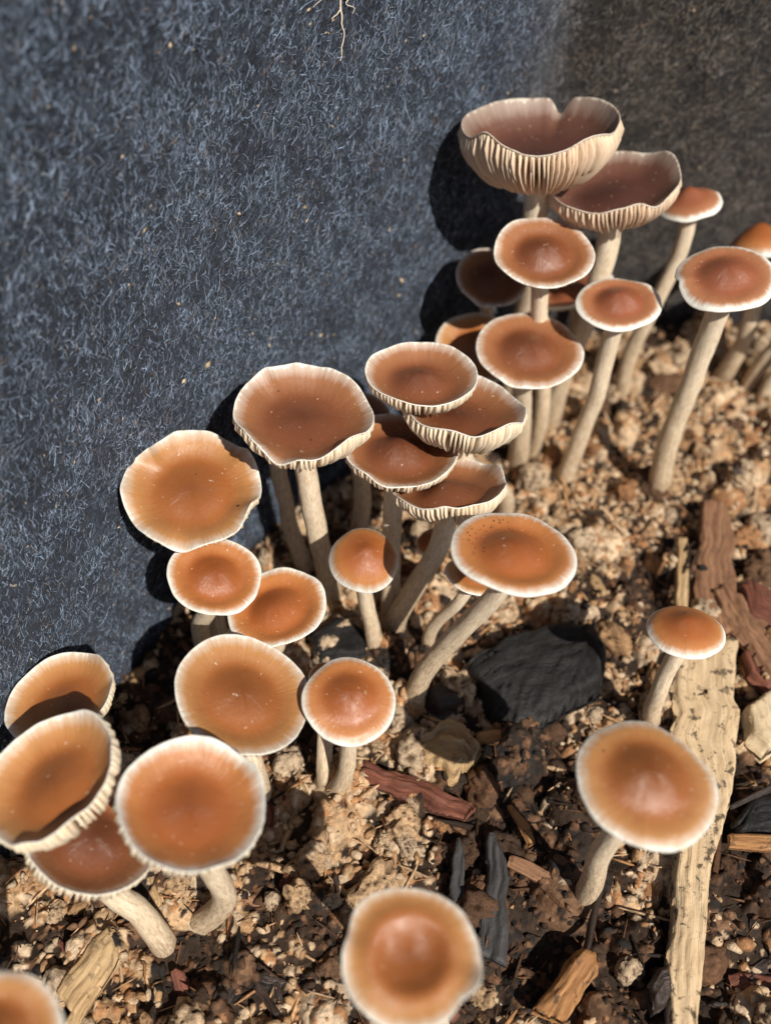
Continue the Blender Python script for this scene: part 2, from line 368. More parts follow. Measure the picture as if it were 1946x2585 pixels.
# loose crumbs, too small to pick apart: one mesh
NCR = 8500
px = rs.uniform(-12, 19, 3*NCR); py = rs.uniform(4.2, 33.8, 3*NCR); ok = in_pot(px, py); px, py = px[ok][:NCR], py[ok][:NCR]; NCR = len(px)
r = .045+.16*rs.rand(NCR)**2.6
var = [V1*(1+.55*vnoise(V1[:, 0]*1.6+9*k, V1[:, 1]*1.6, V1[:, 2]*1.6, k)[:, None])*rs.uniform(.4, 1.45, (1, 3)) for k in range(16)]
var = np.stack(var)[rs.randint(0, 16, NCR)]
qa = rs.rand(NCR)*6.28; ca, sa = np.cos(qa)[:, None], np.sin(qa)[:, None]
vx = var[..., 0]*ca-var[..., 1]*sa; vy = var[..., 0]*sa+var[..., 1]*ca
P = np.stack([vx, vy, var[..., 2]*.85], -1)*r[:, None, None]+np.stack([px, py, soil_z(px, py)+r*.30], 1)[:, None, :]
cc = pick_cols(px, py)
tag(obj('loose_crumbs', mesh_np('loose_crumbs', P.reshape(-1, 3), [(np.arange(NCR)[:, None, None]*len(V1)+F1i[None]).reshape(-1, 3)], M['soil'], smooth=False,
        attrs={'col': ('FLOAT_COLOR', rgba(np.repeat(cc, len(V1), 0)))}), soil), kind='stuff')
# fine splinters and fibres lying about
NSL = 2600
px = rs.uniform(-12, 19, 2*NSL); py = rs.uniform(4.2, 33.5, 2*NSL); ok = in_pot(px, py); px, py = px[ok][:NSL], py[ok][:NSL]; NSL = len(px)
aa = rs.rand(NSL)*6.28; el = rs.normal(0, .3, NSL); L_ = rs.gamma(2.0, .12, NSL)+.08; W_ = L_*rs.uniform(.05, .14, NSL)
d = np.stack([np.cos(aa)*np.cos(el), np.sin(aa)*np.cos(el), np.sin(el)], 1); sd_ = np.stack([-np.sin(aa), np.cos(aa), np.zeros(NSL)], 1); uu = np.cross(d, sd_)
c0 = np.stack([px, py, soil_z(px, py)+.05], 1)
sec = [(-1, .3), (-.5, 1), (.4, .9), (1, .15)]
rings = []
for t, w in sec:
    ctr = c0+d*(L_*t)[:, None]
    for sgn_s, sgn_u in ((1, 0), (0, .6), (-1, 0), (0, -.6)): rings.append(ctr+sd_*(W_*w*sgn_s)[:, None]+uu*(W_*w*sgn_u)[:, None])
Vsp = np.stack(rings, 1).reshape(-1, 3); fq = []
for k in range(3):
    for e in range(4): fq.append((4*k+e, 4*k+(e+1) % 4, 4*k+4+(e+1) % 4, 4*k+4+e))
cc = pick_cols(px, py)*np.array([[1., .9, .8]])
tag(obj('splinters', mesh_np('splinters', Vsp, [(np.arange(NSL)[:, None, None]*16+np.array(fq)[None]).reshape(-1, 4)], M['soil'], attrs={'col': ('FLOAT_COLOR', rgba(np.repeat(cc, 16, 0)))}), soil), kind='stuff')
# clods that can be picked apart: pieces of the soil sharing a few meshes
clod_me = []
for k in range(14):
    V = V4.copy(); sh = rs.uniform(.6, 1.1, 3)
    lump = fbm(V[:, 0]*1.1+k*7, V[:, 1]*1.1, V[:, 2]*1.1, 2, 100+k)
    gran = 1-np.abs(vnoise(V[:, 0]*3.2+k, V[:, 1]*3.2, V[:, 2]*3.2, 200+k)); gran2 = 1-np.abs(vnoise(V[:, 0]*6.5, V[:, 1]*6.5+k, V[:, 2]*6.5, 300+k))
    gran3 = 1-np.abs(vnoise(V[:, 0]*12, V[:, 1]*12+k, V[:, 2]*12, 350+k)); rad = 1+.55*lump+.30*(gran-.6)+.17*(gran2-.6)+.08*(gran3-.6)
    Vc = V*rad[:, None]*sh[None]
    base = TANS[k % 6] if k < 10 else DARKS[[1, 2, 3, 5][k-10]]
    dark = np.clip((.62-.55*gran-.45*gran2)*3.2+.15, 0, 1)[:, None]
    cvt = base[None]*(1+.25*vnoise(V[:, 0]*4, V[:, 1]*4, V[:, 2]*4+k, 400)[:, None])*(1-dark)+np.array([[.10, .055, .03]])*dark
    clod_me.append(mesh_np('clod', Vc, [F4], M['clod'], attrs={'col': ('FLOAT_COLOR', rgba(np.clip(cvt, .004, 1)))}))
px = rs.uniform(-10.5, 16, 2200); py = rs.uniform(5.0, 33, 2200); ok = in_pot(px, py); px, py = px[ok], py[ok]; ts = tan_share(px, py); n = 0
for k in range(len(px)):
    if n >= 290: break
    pal = rs.rand() < ts[k]
    if not pal and rs.rand() < .5: continue
    r = .22+.55*rs.rand()**1.8
    o = obj('clod', clod_me[rs.randint(0, 10) if pal else rs.randint(10, 14)], soil, (px[k]*CM, py[k]*CM, (float(soil_z(px[k], py[k]))+r*.12)*CM))
    o.scale = (r, r, r*.8); o.rotation_euler = (rs.rand()*6, rs.rand()*6, rs.rand()*6); n += 1
print('soil', len(q), 'clods', n, flush=True)

# ------------------------------------------------------------------ wood, bark and charcoal pieces on the soil
def plank_mesh(rows, th, rough=.06, edge=.10, seed=0, z0=0., slope=0., jag=.16, crown=.0, nl=None, na=18, mat=None, tilt=0.):
    """a split piece of wood: rows of (left x, left y, right x, right y) along its length"""
    rows = np.array(rows, float); l = rows[:, :2]; r = rows[:, 2:]
    mid = (l+r)/2; d = np.concatenate([[0], np.cumsum(np.linalg.norm(np.diff(mid, axis=0), axis=1))])
    nl = nl or int(max(16, min(110, d[-1]/.07))); t = np.linspace(0, d[-1], nl)
    ip = lambda A: np.stack([np.interp(t, d, A[:, 0]), np.interp(t, d, A[:, 1])], 1)
    Lp, Rp = ip(l), ip(r); wdt = np.linalg.norm(Rp-Lp, axis=1)
    Lp = Lp+(Rp-Lp)*(jag*fbm(t*1.1, t*0+seed, None, 4, seed))[:, None]; Rp = Rp+(Lp-Rp)*(jag*fbm(t*1.1, t*0+seed+9, None, 4, seed+5))[:, None]
    s = np.linspace(0, 1, na); Xp = Lp[:, None]*(1-s)[None, :, None]+Rp[:, None]*s[None, :, None]
    a_ = s[None]*wdt[:, None]; T = np.repeat(t[:, None], na, 1)
    g = fbm(a_*7+seed, T*.7, None, 3, seed+1)*rough+fbm(a_*3, T*1.1+seed, None, 3, seed+2)*rough*.6+fbm(a_*12, T*3+seed, None, 2, seed+4)*rough*.35
    e = np.minimum(s, 1-s)[None]*wdt[:, None]; el = np.minimum(t, d[-1]-t)[:, None]+.02*(1+fbm(a_*5, T*0+seed, None, 2, seed+6))
    rnd = np.clip(np.minimum(e, el)/edge, 0, 1); rnd = np.sqrt(1-(1-rnd)**2)
    zt = z0+slope*(t-d[-1]/2)[:, None]+tilt*(a_-wdt[:, None]/2)+th*(rnd*.75-.35)+g*(.35+.65*rnd)+crown*np.sin(math.pi*s)[None]
    zb = z0+slope*(t-d[-1]/2)[:, None]+tilt*(a_-wdt[:, None]/2)-th*.6*np.ones((1, na))
    Vt = np.concatenate([Xp, zt[..., None]], -1).reshape(-1, 3); Vb = np.concatenate([Xp, np.minimum(zb, zt-.03)[..., None]], -1).reshape(-1, 3)
    n0 = nl*na; F = [grid_faces(nl, na, flip=True), grid_faces(nl, na, off=n0)]
    i = np.arange(nl-1); j = np.arange(na-1)
    F.append(np.stack([i*na, i*na+n0, (i+1)*na+n0, (i+1)*na], 1)); k = i*na+na-1; F.append(np.stack([k, k+na, k+na+n0, k+n0], 1))
    F.append(np.stack([j, j+1, j+1+n0, j+n0], 1)); k = (nl-1)*na+j; F.append(np.stack([k, k+n0, k+1+n0, k+1], 1))
    gr = np.stack([a_, T, np.zeros_like(a_)], -1).reshape(-1, 3); grb = gr.copy(); grb[:, 2] = th
    c = np.array([mid[:, 0].mean(), mid[:, 1].mean(), z0])
    me = mesh_np('wood_piece', np.concatenate([Vt, Vb])-c, [F[0], F[1], F[2], F[3], F[4], F[5]], mat, attrs={'gr': ('FLOAT_VECTOR', np.concatenate([gr, grb])+seed*3.7)})
    return me, c
CHIPS = {
    'plank_pale': [(9.12,16.90,11.17,16.99),(8.75,15.07,10.76,15.07),(8.40,13.23,10.27,12.94),(8.10,11.25,9.57,11.25),(7.82,9.94,8.90,9.94),(7.47,8.47,8.50,8.53),(7.18,7.33,8.15,7.33),(6.87,5.62,7.61,5.62)],
    'plank_brown': [(11.27,22.81,11.98,22.81),(10.83,21.23,12.03,21.44),(10.30,19.26,11.72,19.26),(10.05,17.25,11.30,17.22)],
    'strip_pale': [(10.04,21.13,10.42,21.13),(9.76,19.84,10.20,19.84),(9.21,17.08,9.63,17.08)],
    'fibrous': [(10.65,18.70,11.19,19.07),(11.04,17.08,11.97,18.14),(11.64,15.89,12.62,16.90),(12.11,14.91,13.08,15.89)],
    'red_a': [(11.68,18.88,11.99,19.22),(11.73,17.78,12.71,18.70),(12.33,16.90,13.30,17.78)],
    'red_b': [(11.20,16.48,11.44,16.73),(11.18,15.64,11.83,16.05),(11.58,15.07,12.28,15.56)],
    'pale_block': [(10.73,14.44,11.75,15.15),(10.73,13.98,12.11,14.91),(10.66,13.45,12.05,14.13),(11.07,13.01,11.95,13.53)],
    'charcoal': [(2.42,15.97,2.54,15.56),(3.80,17.08,3.20,14.36),(5.17,17.39,3.91,14.03),(6.50,17.55,5.43,14.57),(7.03,16.73,6.64,15.20)],
    'oval': [(1.17,15.23,1.23,14.76),(1.62,15.72,1.57,14.36),(2.19,15.64,2.13,14.36),(2.50,15.23,2.42,14.68)],
    'dark_chip': [(-2.44,17.22,-2.07,16.22),(-1.54,17.82,-1.34,16.19),(-0.60,17.34,-0.55,16.31)],
    'bark_red': [(-0.68,12.82,-0.63,12.22),(0.37,12.50,0.23,11.83),(1.43,12.08,1.27,11.36),(2.59,11.52,2.17,11.09)],
    'tan_chunk': [(0.93,13.68,1.07,12.79),(1.56,14.01,1.64,12.47),(2.31,13.90,2.13,12.43),(2.86,13.35,2.67,12.94)],
    'orange_chip': [(2.69,13.80,2.70,13.50),(3.28,13.92,3.25,13.47),(3.83,13.83,3.78,13.56)],
    'black_a': [(2.86,10.72,3.03,10.72),(2.65,9.82,3.31,9.94),(2.53,8.59,3.24,8.59),(2.37,7.55,3.04,7.22)],
    'black_b': [(1.96,10.61,2.08,10.61),(1.71,10.07,2.18,10.07),(1.64,9.20,2.20,9.20),(1.73,8.30,2.18,8.41)],
    'char_right': [(9.62,11.05,9.83,10.59),(10.53,11.87,10.38,10.72),(11.51,12.08,11.15,10.72)],
    'twig': [(9.63,11.41,9.63,11.28),(10.37,11.77,10.37,11.61),(11.40,12.19,11.40,11.99)],
    'red_stick': [(9.50,10.69,9.44,10.33),(10.12,10.72,10.05,10.30),(11.13,10.64,11.03,10.25)],
    'dark_br': [(6.56,6.78,6.62,6.14),(6.93,7.22,6.98,6.24),(7.22,7.22,7.16,6.56)],
    'orange_bark': [(3.65,6.19,4.36,5.93),(4.11,6.78,4.94,6.45),(4.52,7.33,5.38,7.10),(4.92,7.66,5.38,7.55)],
    'wood_left': [(-8.28,6.67,-7.63,6.03),(-7.88,7.27,-7.20,6.78),(-7.58,7.83,-6.82,7.49),(-7.22,8.18,-6.96,8.06)],
    'stick_left': [(-7.97,5.72,-7.61,5.62),(-7.70,6.35,-7.42,6.14),(-7.34,6.89,-7.13,6.72)],
    'slim_dark': [(5.01,7.44,5.18,7.38),(5.31,8.36,5.52,8.30),(5.67,9.20,5.79,9.17)],
    'red_slim': [(3.41,11.46,3.57,11.52),(3.71,10.85,3.98,10.98),(3.94,10.33,4.12,10.43)],
    'red_mid': [(3.30,9.82,3.39,10.07),(3.84,9.50,4.00,9.88),(4.37,9.26,4.48,9.63)],
}
# piece: name, material, thickness, height above the soil datum, extra, label, category
PIECES = {
 'plank_pale': ('wood_splinter', 'wood_pale', .55, .42, dict(rough=.085, edge=.12, slope=-.012, jag=.10), 'long pale weathered wood splinter with dark specks lying on soil', 'wood splinter'),
 'plank_brown': ('wood_splinter', 'wood_brown', .40, .40, dict(rough=.06), 'brown grained wood splinter at the end of the long pale one', 'wood splinter'),
 'strip_pale': ('wood_splinter', 'wood_tan', .30, .45, dict(rough=.05), 'thin tan wood strip beside the brown grained splinter', 'wood splinter'),
 'fibrous': ('wood_chip', 'wood_brown', .45, .55, dict(rough=.13, jag=.16), 'fibrous frayed brown wood chip touching the long pale splinter', 'wood chip'),
 'red_a': ('bark_chip', 'bark_red', .40, .62, dict(rough=.08), 'red brown bark chip above the fibrous frayed chip', 'bark chip'),
 'red_b': ('bark_chip', 'bark_red', .35, .40, dict(rough=.08), 'dark red bark chip between frayed chip and cream wood block', 'bark chip'),
 'pale_block': ('wood_block', 'wood_block', 1.0, .50, dict(rough=.05, edge=.16, jag=.03), 'cream coloured broken block of clean wood with rough end', 'wood block'),
 'charcoal': ('charcoal_lump', 'char', 1.1, .35, dict(rough=.16, edge=.35, crown=.14), 'large flat black charcoal lump on the soil', 'charcoal'),
 'oval': ('bark_chip', 'bark_dark', .8, .22, dict(rough=.06, edge=.4, crown=.15), 'rounded dark brown bark piece beside the charcoal lump', 'bark chip'),
 'dark_chip': ('bark_chip', 'char', .7, .35, dict(rough=.10, edge=.2), 'black bark piece behind the small domed mushroom stem', 'bark chip'),
 'bark_red': ('bark_strip', 'bark_red', .45, .38, dict(rough=.14, crown=.2, jag=.3), 'long reddish brown bark strip near curved mushroom stem', 'bark strip'),
 'tan_chunk': ('wood_chunk', 'wood_tan', .8, .45, dict(rough=.24, edge=.10, jag=.4), 'yellowish fibrous wood chunk beside reddish bark strip', 'wood chunk'),
 'orange_chip': ('wood_chip', 'bark_orange', .3, .35, dict(rough=.06), 'small orange wood chip below the charcoal lump', 'wood chip'),
 'black_a': ('bark_chip', 'slate', .26, .36, dict(rough=.07, edge=.10, jag=.35, tilt=.12), 'long pointed dark grey bark flake', 'bark chip'),
 'black_b': ('bark_chip', 'slate', .25, .26, dict(rough=.06, edge=.08, jag=.35, tilt=-.15), 'narrow dark grey bark flake next to the long pointed flake', 'bark chip'),
 'char_right': ('charcoal_lump', 'char', .6, .25, dict(rough=.10, edge=.2), 'black charcoal lump under a thin bent twig', 'charcoal'),
 'twig': ('twig', 'bark_dark', .14, .66, dict(rough=.015, edge=.06, jag=.0), 'thin brown twig lying across black charcoal', 'twig'),
 'red_stick': ('wood_splinter', 'bark_orange', .32, .42, dict(rough=.05), 'short rust coloured wood stick beside the long pale splinter', 'wood splinter'),
 'dark_br': ('bark_chip', 'bark_dark', .6, .38, dict(rough=.10, edge=.18), 'dark brown bark block leaning near the long pale splinter', 'bark chip'),
 'orange_bark': ('bark_chip', 'bark_orange', .7, .50, dict(rough=.15, edge=.25, jag=.15), 'rough orange and black bark chunk', 'bark chip'),
 'wood_left': ('wood_chunk', 'wood_tan', .6, .42, dict(rough=.10, jag=.16), 'pale pinkish splintered wood chunk beside the felt wall', 'wood chunk'),
 'stick_left': ('wood_splinter', 'wood_tan', .35, .40, dict(rough=.06), 'small tan wood splinter below the pinkish splintered chunk', 'wood splinter'),
 'slim_dark': ('bark_chip', 'bark_dark', .25, .50, dict(rough=.03), 'slim dark bark sliver near rough orange bark chunk', 'bark chip'),
 'red_slim': ('wood_splinter', 'bark_orange', .22, .45, dict(rough=.03), 'slim reddish wood sliver pointing at tilted reddish chip', 'wood splinter'),
 'red_mid': ('wood_chip', 'wood_brown', .25, .42, dict(rough=.05, tilt=.2), 'flat reddish wood chip beside the long pointed bark flake', 'wood chip'),
}
for k, (key, (nm, mt, th, z, ex, lab, cat)) in enumerate(PIECES.items()):
    me, c = plank_mesh(CHIPS[key], th, seed=k+3, z0=z, mat=M[mt], **ex)
    tag(obj(nm, me, None, (c[0]*CM, c[1]*CM, c[2]*CM)), lab, cat)
# scattered look-alike chips
rs = np.random.RandomState(23)
KINDS = [('bark_chip', 'bark_dark', 'small dark brown bark chip scattered on the soil', 'bark chip', 'small dark bark chips on the soil'),
         ('bark_chip', 'bark_red', 'small red brown bark chip scattered on the soil', 'bark chip', 'small red brown bark chips on the soil'),
         ('wood_chip', 'wood_tan', 'small tan wood chip scattered on the soil', 'wood chip', 'small tan wood chips on the soil'),
         ('wood_chip', 'wood_brown', 'small brown wood chip scattered on the soil', 'wood chip', 'small brown wood chips on the soil')]
chip_me = {}
for ki, kd in enumerate(KINDS):
    for v in range(5):
        L_ = rs.uniform(.7, 1.5); W_ = L_*rs.uniform(.22, .55); n_ = 5
        ys = np.linspace(-L_/2, L_/2, n_); w = W_/2*np.array([.45, .9, 1, .85, .35])*rs.uniform(.75, 1.2, n_)
        rows = [(-w[i]+rs.normal(0, .04), ys[i], w[i]+rs.normal(0, .04), ys[i]) for i in range(n_)]
        chip_me[ki, v] = plank_mesh(rows, rs.uniform(.16, .34), rough=.06, edge=.09, seed=50+ki*7+v, jag=.15, nl=18, na=9, mat=M[kd[1]])[0]
avoid = np.concatenate([np.array(v)[:, :2] for v in CHIPS.values()]+[np.array(v)[:, 2:] for v in CHIPS.values()])
n = 0
while n < 96:
    x, y = rs.uniform(-9.5, 14), 5+19*rs.rand()**1.5
    if not in_pot(np.array([x]), np.array([y]))[0] or np.min(np.hypot(avoid[:, 0]-x, avoid[:, 1]-y)) < .8: continue
    ki = rs.choice(4, p=[.38, .24, .2, .18]) if y < 12 else rs.choice(4, p=[.3, .2, .25, .25]); kd = KINDS[ki]; sc_ = rs.uniform(.5, 1.15)
    o = obj(kd[0], chip_me[ki, rs.randint(0, 5)], None, (x*CM, y*CM, (float(soil_z(x, y))+.06)*CM))
    o.scale = (sc_,)*3; o.rotation_euler = (rs.normal(0, .3), rs.normal(0, .3), rs.rand()*6.28); tag(o, kd[2], kd[3], kd[4]); n += 1

# ------------------------------------------------------------------ mushrooms
MUSH = {
    'big_top': dict(c=(4.62,27.94,11.93), n=(-0.077,0.173,0.982), R=2.33, base=(4.86,27.90), sr=0.40),
    'second_top': dict(c=(7.03,27.50,10.26), n=(-0.151,0.125,0.981), R=2.02, base=(6.47,27.64), sr=0.37),
    'cone_back': dict(c=(10.14,29.01,8.45), n=(-0.253,0.112,0.961), R=1.04, base=(9.52,29.23), sr=0.29),
    'upper_flat': dict(c=(4.80,25.20,9.30), n=(-0.005,-0.139,0.990), R=1.51, base=(5.59,26.01), sr=0.28),
    'upper_left_small': dict(c=(3.61,27.60,6.59), n=(0.048,-0.254,0.966), R=1.23, base=(4.29,27.51), sr=0.25),
    'upper_hidden': dict(c=(6.56,28.17,5.65), n=(-0.353,0.259,0.899), R=1.39, base=(6.58,28.16), sr=0.28),
    'mid_right': dict(c=(7.17,24.44,7.95), n=(-0.089,-0.016,0.996), R=1.27, base=(6.69,24.58), sr=0.30),
    'right_conv': dict(c=(10.06,24.01,9.20), n=(-0.144,-0.063,0.988), R=1.45, base=(10.07,24.01), sr=0.36),
    'far_dome': dict(c=(13.60,30.42,5.83), n=(-0.140,0.311,0.940), R=1.08, base=(13.80,30.33), sr=0.32),
    'out_right': dict(c=(15.28,29.37,5.19), n=(-0.241,0.003,0.971), R=1.34, base=(14.77,29.64), sr=0.30),
    'out_right2': dict(c=(16.03,28.29,4.78), n=(-0.291,-0.081,0.953), R=1.16, base=(15.09,28.82), sr=0.25),
    'round_mid': dict(c=(4.54,23.90,6.60), n=(0.028,-0.054,0.998), R=1.68, base=(4.97,25.41), sr=0.34),
    'behind_mid': dict(c=(3.22,26.06,4.81), n=(0.083,-0.222,0.972), R=1.49, base=(3.65,26.01), sr=0.32),
    'brown_ring': dict(c=(1.00,20.52,8.60), n=(0.037,0.131,0.991), R=1.55, base=(1.63,23.22), sr=0.30),
    'pointed': dict(c=(-2.16,19.00,8.62), n=(0.093,0.042,0.995), R=1.86, base=(-1.82,19.04), sr=0.33),
    'hid_left': dict(c=(-3.09,20.48,6.90), n=(0.137,-0.025,0.990), R=0.97, base=(-2.65,20.19), sr=0.27),
    'hid_right': dict(c=(-0.78,20.79,6.60), n=(0.075,-0.128,0.989), R=0.96, base=(-1.05,21.51), sr=0.29),
    'dark_umbo': dict(c=(0.42,19.24,6.90), n=(0.101,0.147,0.984), R=1.63, base=(0.16,18.11), sr=0.30),
    'gill_cup': dict(c=(2.21,20.05,7.90), n=(0.100,0.258,0.961), R=1.72, base=(4.20,22.79), sr=0.32),
    'low_cup': dict(c=(1.76,18.19,6.60), n=(-0.059,0.384,0.922), R=1.59, base=(0.26,17.80), sr=0.32),
    'dotted': dict(c=(3.08,14.48,8.36), n=(0.078,0.197,0.977), R=1.52, base=(0.89,14.95), sr=0.28),
    'tiny_behind': dict(c=(1.43,18.98,2.94), n=(-0.300,-0.100,0.949), R=0.49, base=(0.74,19.04), sr=0.16),
    'under_dotted': dict(c=(2.53,16.86,4.05), n=(0.253,0.249,0.935), R=0.83, base=(1.38,17.04), sr=0.20),
    'dome': dict(c=(-0.60,16.85,4.86), n=(0.100,-0.220,0.970), R=0.99, base=(-0.30,16.86), sr=0.24),
    'wavy_left': dict(c=(-5.24,17.67,7.00), n=(0.076,-0.107,0.991), R=1.88, base=(-5.39,16.95), sr=0.33),
    'left_flat': dict(c=(-4.59,15.76,5.60), n=(0.238,-0.021,0.971), R=1.27, base=(-5.52,16.52), sr=0.27),
    'left_mid': dict(c=(-3.01,15.45,4.54), n=(-0.121,0.080,0.989), R=1.39, base=(-3.91,15.27), sr=0.28),
    'big_disc': dict(c=(-3.46,12.09,5.70), n=(0.354,0.079,0.932), R=1.70, base=(-3.64,11.95), sr=0.31),
    'bright_umbo': dict(c=(-0.89,12.11,5.35), n=(0.099,-0.113,0.989), R=1.16, base=(-1.53,12.07), sr=0.24),
    'tiny_under': dict(c=(-1.67,14.09,3.00), n=(0.054,-0.067,0.996), R=0.49, base=(-1.75,12.38), sr=0.23),
    'front_cup': dict(c=(-4.06,8.64,7.30), n=(0.243,0.123,0.962), R=1.55, base=(-4.89,8.53), sr=0.30),
    'left_cup': dict(c=(-7.41,9.41,6.90), n=(-0.300,0.100,0.949), R=1.61, base=(-8.62,9.57), sr=0.29),
    'left_back': dict(c=(-8.27,12.47,4.90), n=(-0.200,0.120,0.972), R=1.41, base=(-9.17,12.24), sr=0.29),
    'left_low': dict(c=(-6.66,8.85,5.00), n=(0.357,0.190,0.914), R=1.51, base=(-5.93,8.00), sr=0.33),
    'bottom': dict(c=(0.47,5.54,7.39), n=(0.040,0.020,0.999), R=1.31, base=(1.05,5.49), sr=0.24),
    'right_big': dict(c=(5.51,8.98,7.45), n=(0.091,0.044,0.995), R=1.48, base=(5.36,9.07), sr=0.28),
    'right_small': dict(c=(8.03,14.52,4.78), n=(-0.005,0.244,0.970), R=1.03, base=(8.25,14.40), sr=0.25),
    'corner': dict(c=(-6.49,3.73,9.00), n=(0.099,0.099,0.990), R=1.14, base=(-8.27,3.19), sr=0.23),
}
# A: dome height (+) or cup depth (-), p: its power, um/uw: umbo, ring: trough round the umbo, edge: droop of the margin,
# wav: wave of the margin, notch: (bearing, lift, width) of the margin's own bends; bearing 0 = right, 90 = away from the camera
D = dict(A=-.06, p=2.5, um=.10, uw=.27, ring=.05, edge=.05, t0=.14, gd=.16, wav=.02, notch=(), mat='cap_orange', gills=0, gm='gill', bend=.25, side=0.)
ST = {
 'big_top': dict(A=-.46, p=3.4, um=.04, ring=0, edge=0, gd=.32, wav=.02, notch=((66,-.22,6,-.06),(222,.16,12),(258,-.05,14),(300,.05,14),(330,-.04,10),(120,.03,20),(35,.04,16)), mat='cap_dark', gills=1, gm='gill_mauve'),
 'second_top': dict(A=-.32, p=3.0, um=.12, ring=.03, edge=0, gd=.26, wav=.02, notch=((20,.10,18),(255,-.05,14),(285,.06,10),(300,-.08,12)), mat='cap_dark', gills=1, gm='gill_mauve'),
 'cone_back': dict(A=.34, um=.18, ring=0, edge=.05, mat='cap_rose', notch=((10,.1,14),), gd=.12),
 'upper_flat': dict(A=-.10, um=.19, ring=.08, edge=.03, mat='cap_brown', gd=.18),
 'upper_left_small': dict(A=-.18, um=.10, mat='cap_brown', notch=((250,-.12,14),(215,.05,15)), gd=.18),
 'upper_hidden': dict(A=-.05, um=.1, mat='cap_rose'),
 'mid_right': dict(A=.06, um=.18, ring=.05, mat='cap_rose', notch=((5,.10,14),)),
 'right_conv': dict(A=.12, um=.14, ring=.04, edge=.06, mat='cap_rose', notch=((178,.05,8,-.05),), bend=.15),
 'far_dome': dict(A=.62, um=.12, ring=0, edge=.06, mat='cap_orange'),
 'out_right': dict(A=.2, um=.12, mat='cap_rose'), 'out_right2': dict(A=.2, um=.12, mat='cap_rose'),
 'round_mid': dict(A=-.05, um=.13, ring=.06, edge=.04, mat='cap_brown', notch=((245,-.05,10),)),
 'behind_mid': dict(A=-.12, um=.1, mat='cap_amber'),
 'brown_ring': dict(A=-.24, p=3.2, um=.19, uw=.26, ring=.05, edge=0, mat='cap_brown', gd=.22, gills=1, wav=.02),
 'pointed': dict(A=-.26, p=3.2, um=.07, ring=.03, edge=0, mat='cap_brown', gd=.26, gills=1, wav=.03, notch=((252,-.17,12),(212,.08,14),(312,.17,19),(282,-.03,9),(130,.09,8,-.04),(70,.04,7))),
 'hid_left': dict(mat='cap_brown'), 'hid_right': dict(mat='cap_brown'),
 'dark_umbo': dict(A=-.16, p=3.2, um=.23, uw=.30, ring=.05, edge=0, mat='cap_brown', gd=.25, gills=1, notch=((250,-.06,16),(0,.10,20))),
 'gill_cup': dict(A=-.34, p=3.2, um=.09, ring=.02, edge=0, mat='cap_brown', gd=.30, gills=1, wav=.025, notch=((190,.02,16),(230,-.06,16),(275,-.05,12),(310,.08,16),(340,-.08,10))),
 'low_cup': dict(A=-.24, p=3.2, um=.20, ring=.05, edge=0, mat='cap_brown', gd=.26, gills=1, wav=.03, notch=((262,.06,8),(20,.12,18),(235,-.05,14))),
 'dotted': dict(A=-.02, um=.13, ring=.06, edge=.05, mat='cap_orange', gd=.2, gills=1, notch=((82,.04,9,-.06),)),
 'tiny_behind': dict(A=.5, um=.1, mat='cap_orange'), 'under_dotted': dict(A=.1, um=.1, mat='cap_amber'),
 'dome': dict(A=.50, um=.10, uw=.2, ring=0, edge=.10, mat='cap_orange'),
 'wavy_left': dict(A=-.10, p=3.2, um=.05, ring=.05, edge=0, mat='cap_amber', gd=.20, gills=1, wav=.04, notch=((143,.16,9,-.12),(112,.05,9),(78,.08,11),(190,.11,13),(215,-.04,9),(335,.20,12,-.06),(268,-.12,12),(300,-.02,12),(40,.06,9),(10,-.05,9))),
 'left_flat': dict(A=-.04, um=.12, ring=.07, edge=.03, mat='cap_orange'),
 'left_mid': dict(A=-.04, um=.12, ring=.07, edge=.02, mat='cap_orange'),
 'big_disc': dict(A=-.12, um=.09, ring=.05, edge=.0, mat='cap_amber', gd=.22, gills=1, wav=.015),
 'bright_umbo': dict(A=.14, um=.16, uw=.33, ring=.03, edge=.06, mat='cap_orange', bend=.5, side=.35),
 'tiny_under': dict(A=.5, um=.1, mat='cap_orange'),
 'front_cup': dict(A=-.30, p=3.6, um=.07, uw=.3, ring=.02, edge=0, mat='cap_orange', gd=.26, gills=1, wav=.025, notch=((35,.07,14),(270,-.06,16),(300,.04,10)), bend=.5, side=.5),
 'left_cup': dict(A=-.34, p=3.6, um=.12, uw=.32, ring=.03, edge=0, mat='cap_amber', gd=.30, gills=1, wav=.03, notch=((10,.10,14),(270,.08,10),(250,-.06,10),(310,.05,12))),
 'left_back': dict(A=-.26, p=3.4, um=.06, ring=.02, edge=0, mat='cap_amber', gd=.26, gills=1, notch=((20,-.08,12),(50,.08,14))),
 'left_low': dict(A=-.26, p=3.4, um=.14, ring=.04, edge=0, mat='cap_brown', gd=.28, gills=1, wav=.02, notch=((190,.06,16),)),
 'bottom': dict(A=-.05, um=-.07, uw=.3, ring=-.08, edge=.02, mat='cap_amber', notch=((335,.20,13,.04),(318,.05,10,-.06),(160,-.02,12,-.04))),
 'right_big': dict(A=.10, um=.16, uw=.32, ring=.03, edge=.05, mat='cap_amber'),
 'right_small': dict(A=.30, um=.10, ring=0, edge=.07, mat='cap_orange', bend=.5, side=-.3),
 'corner': dict(A=-.05, mat='cap_amber'),
}
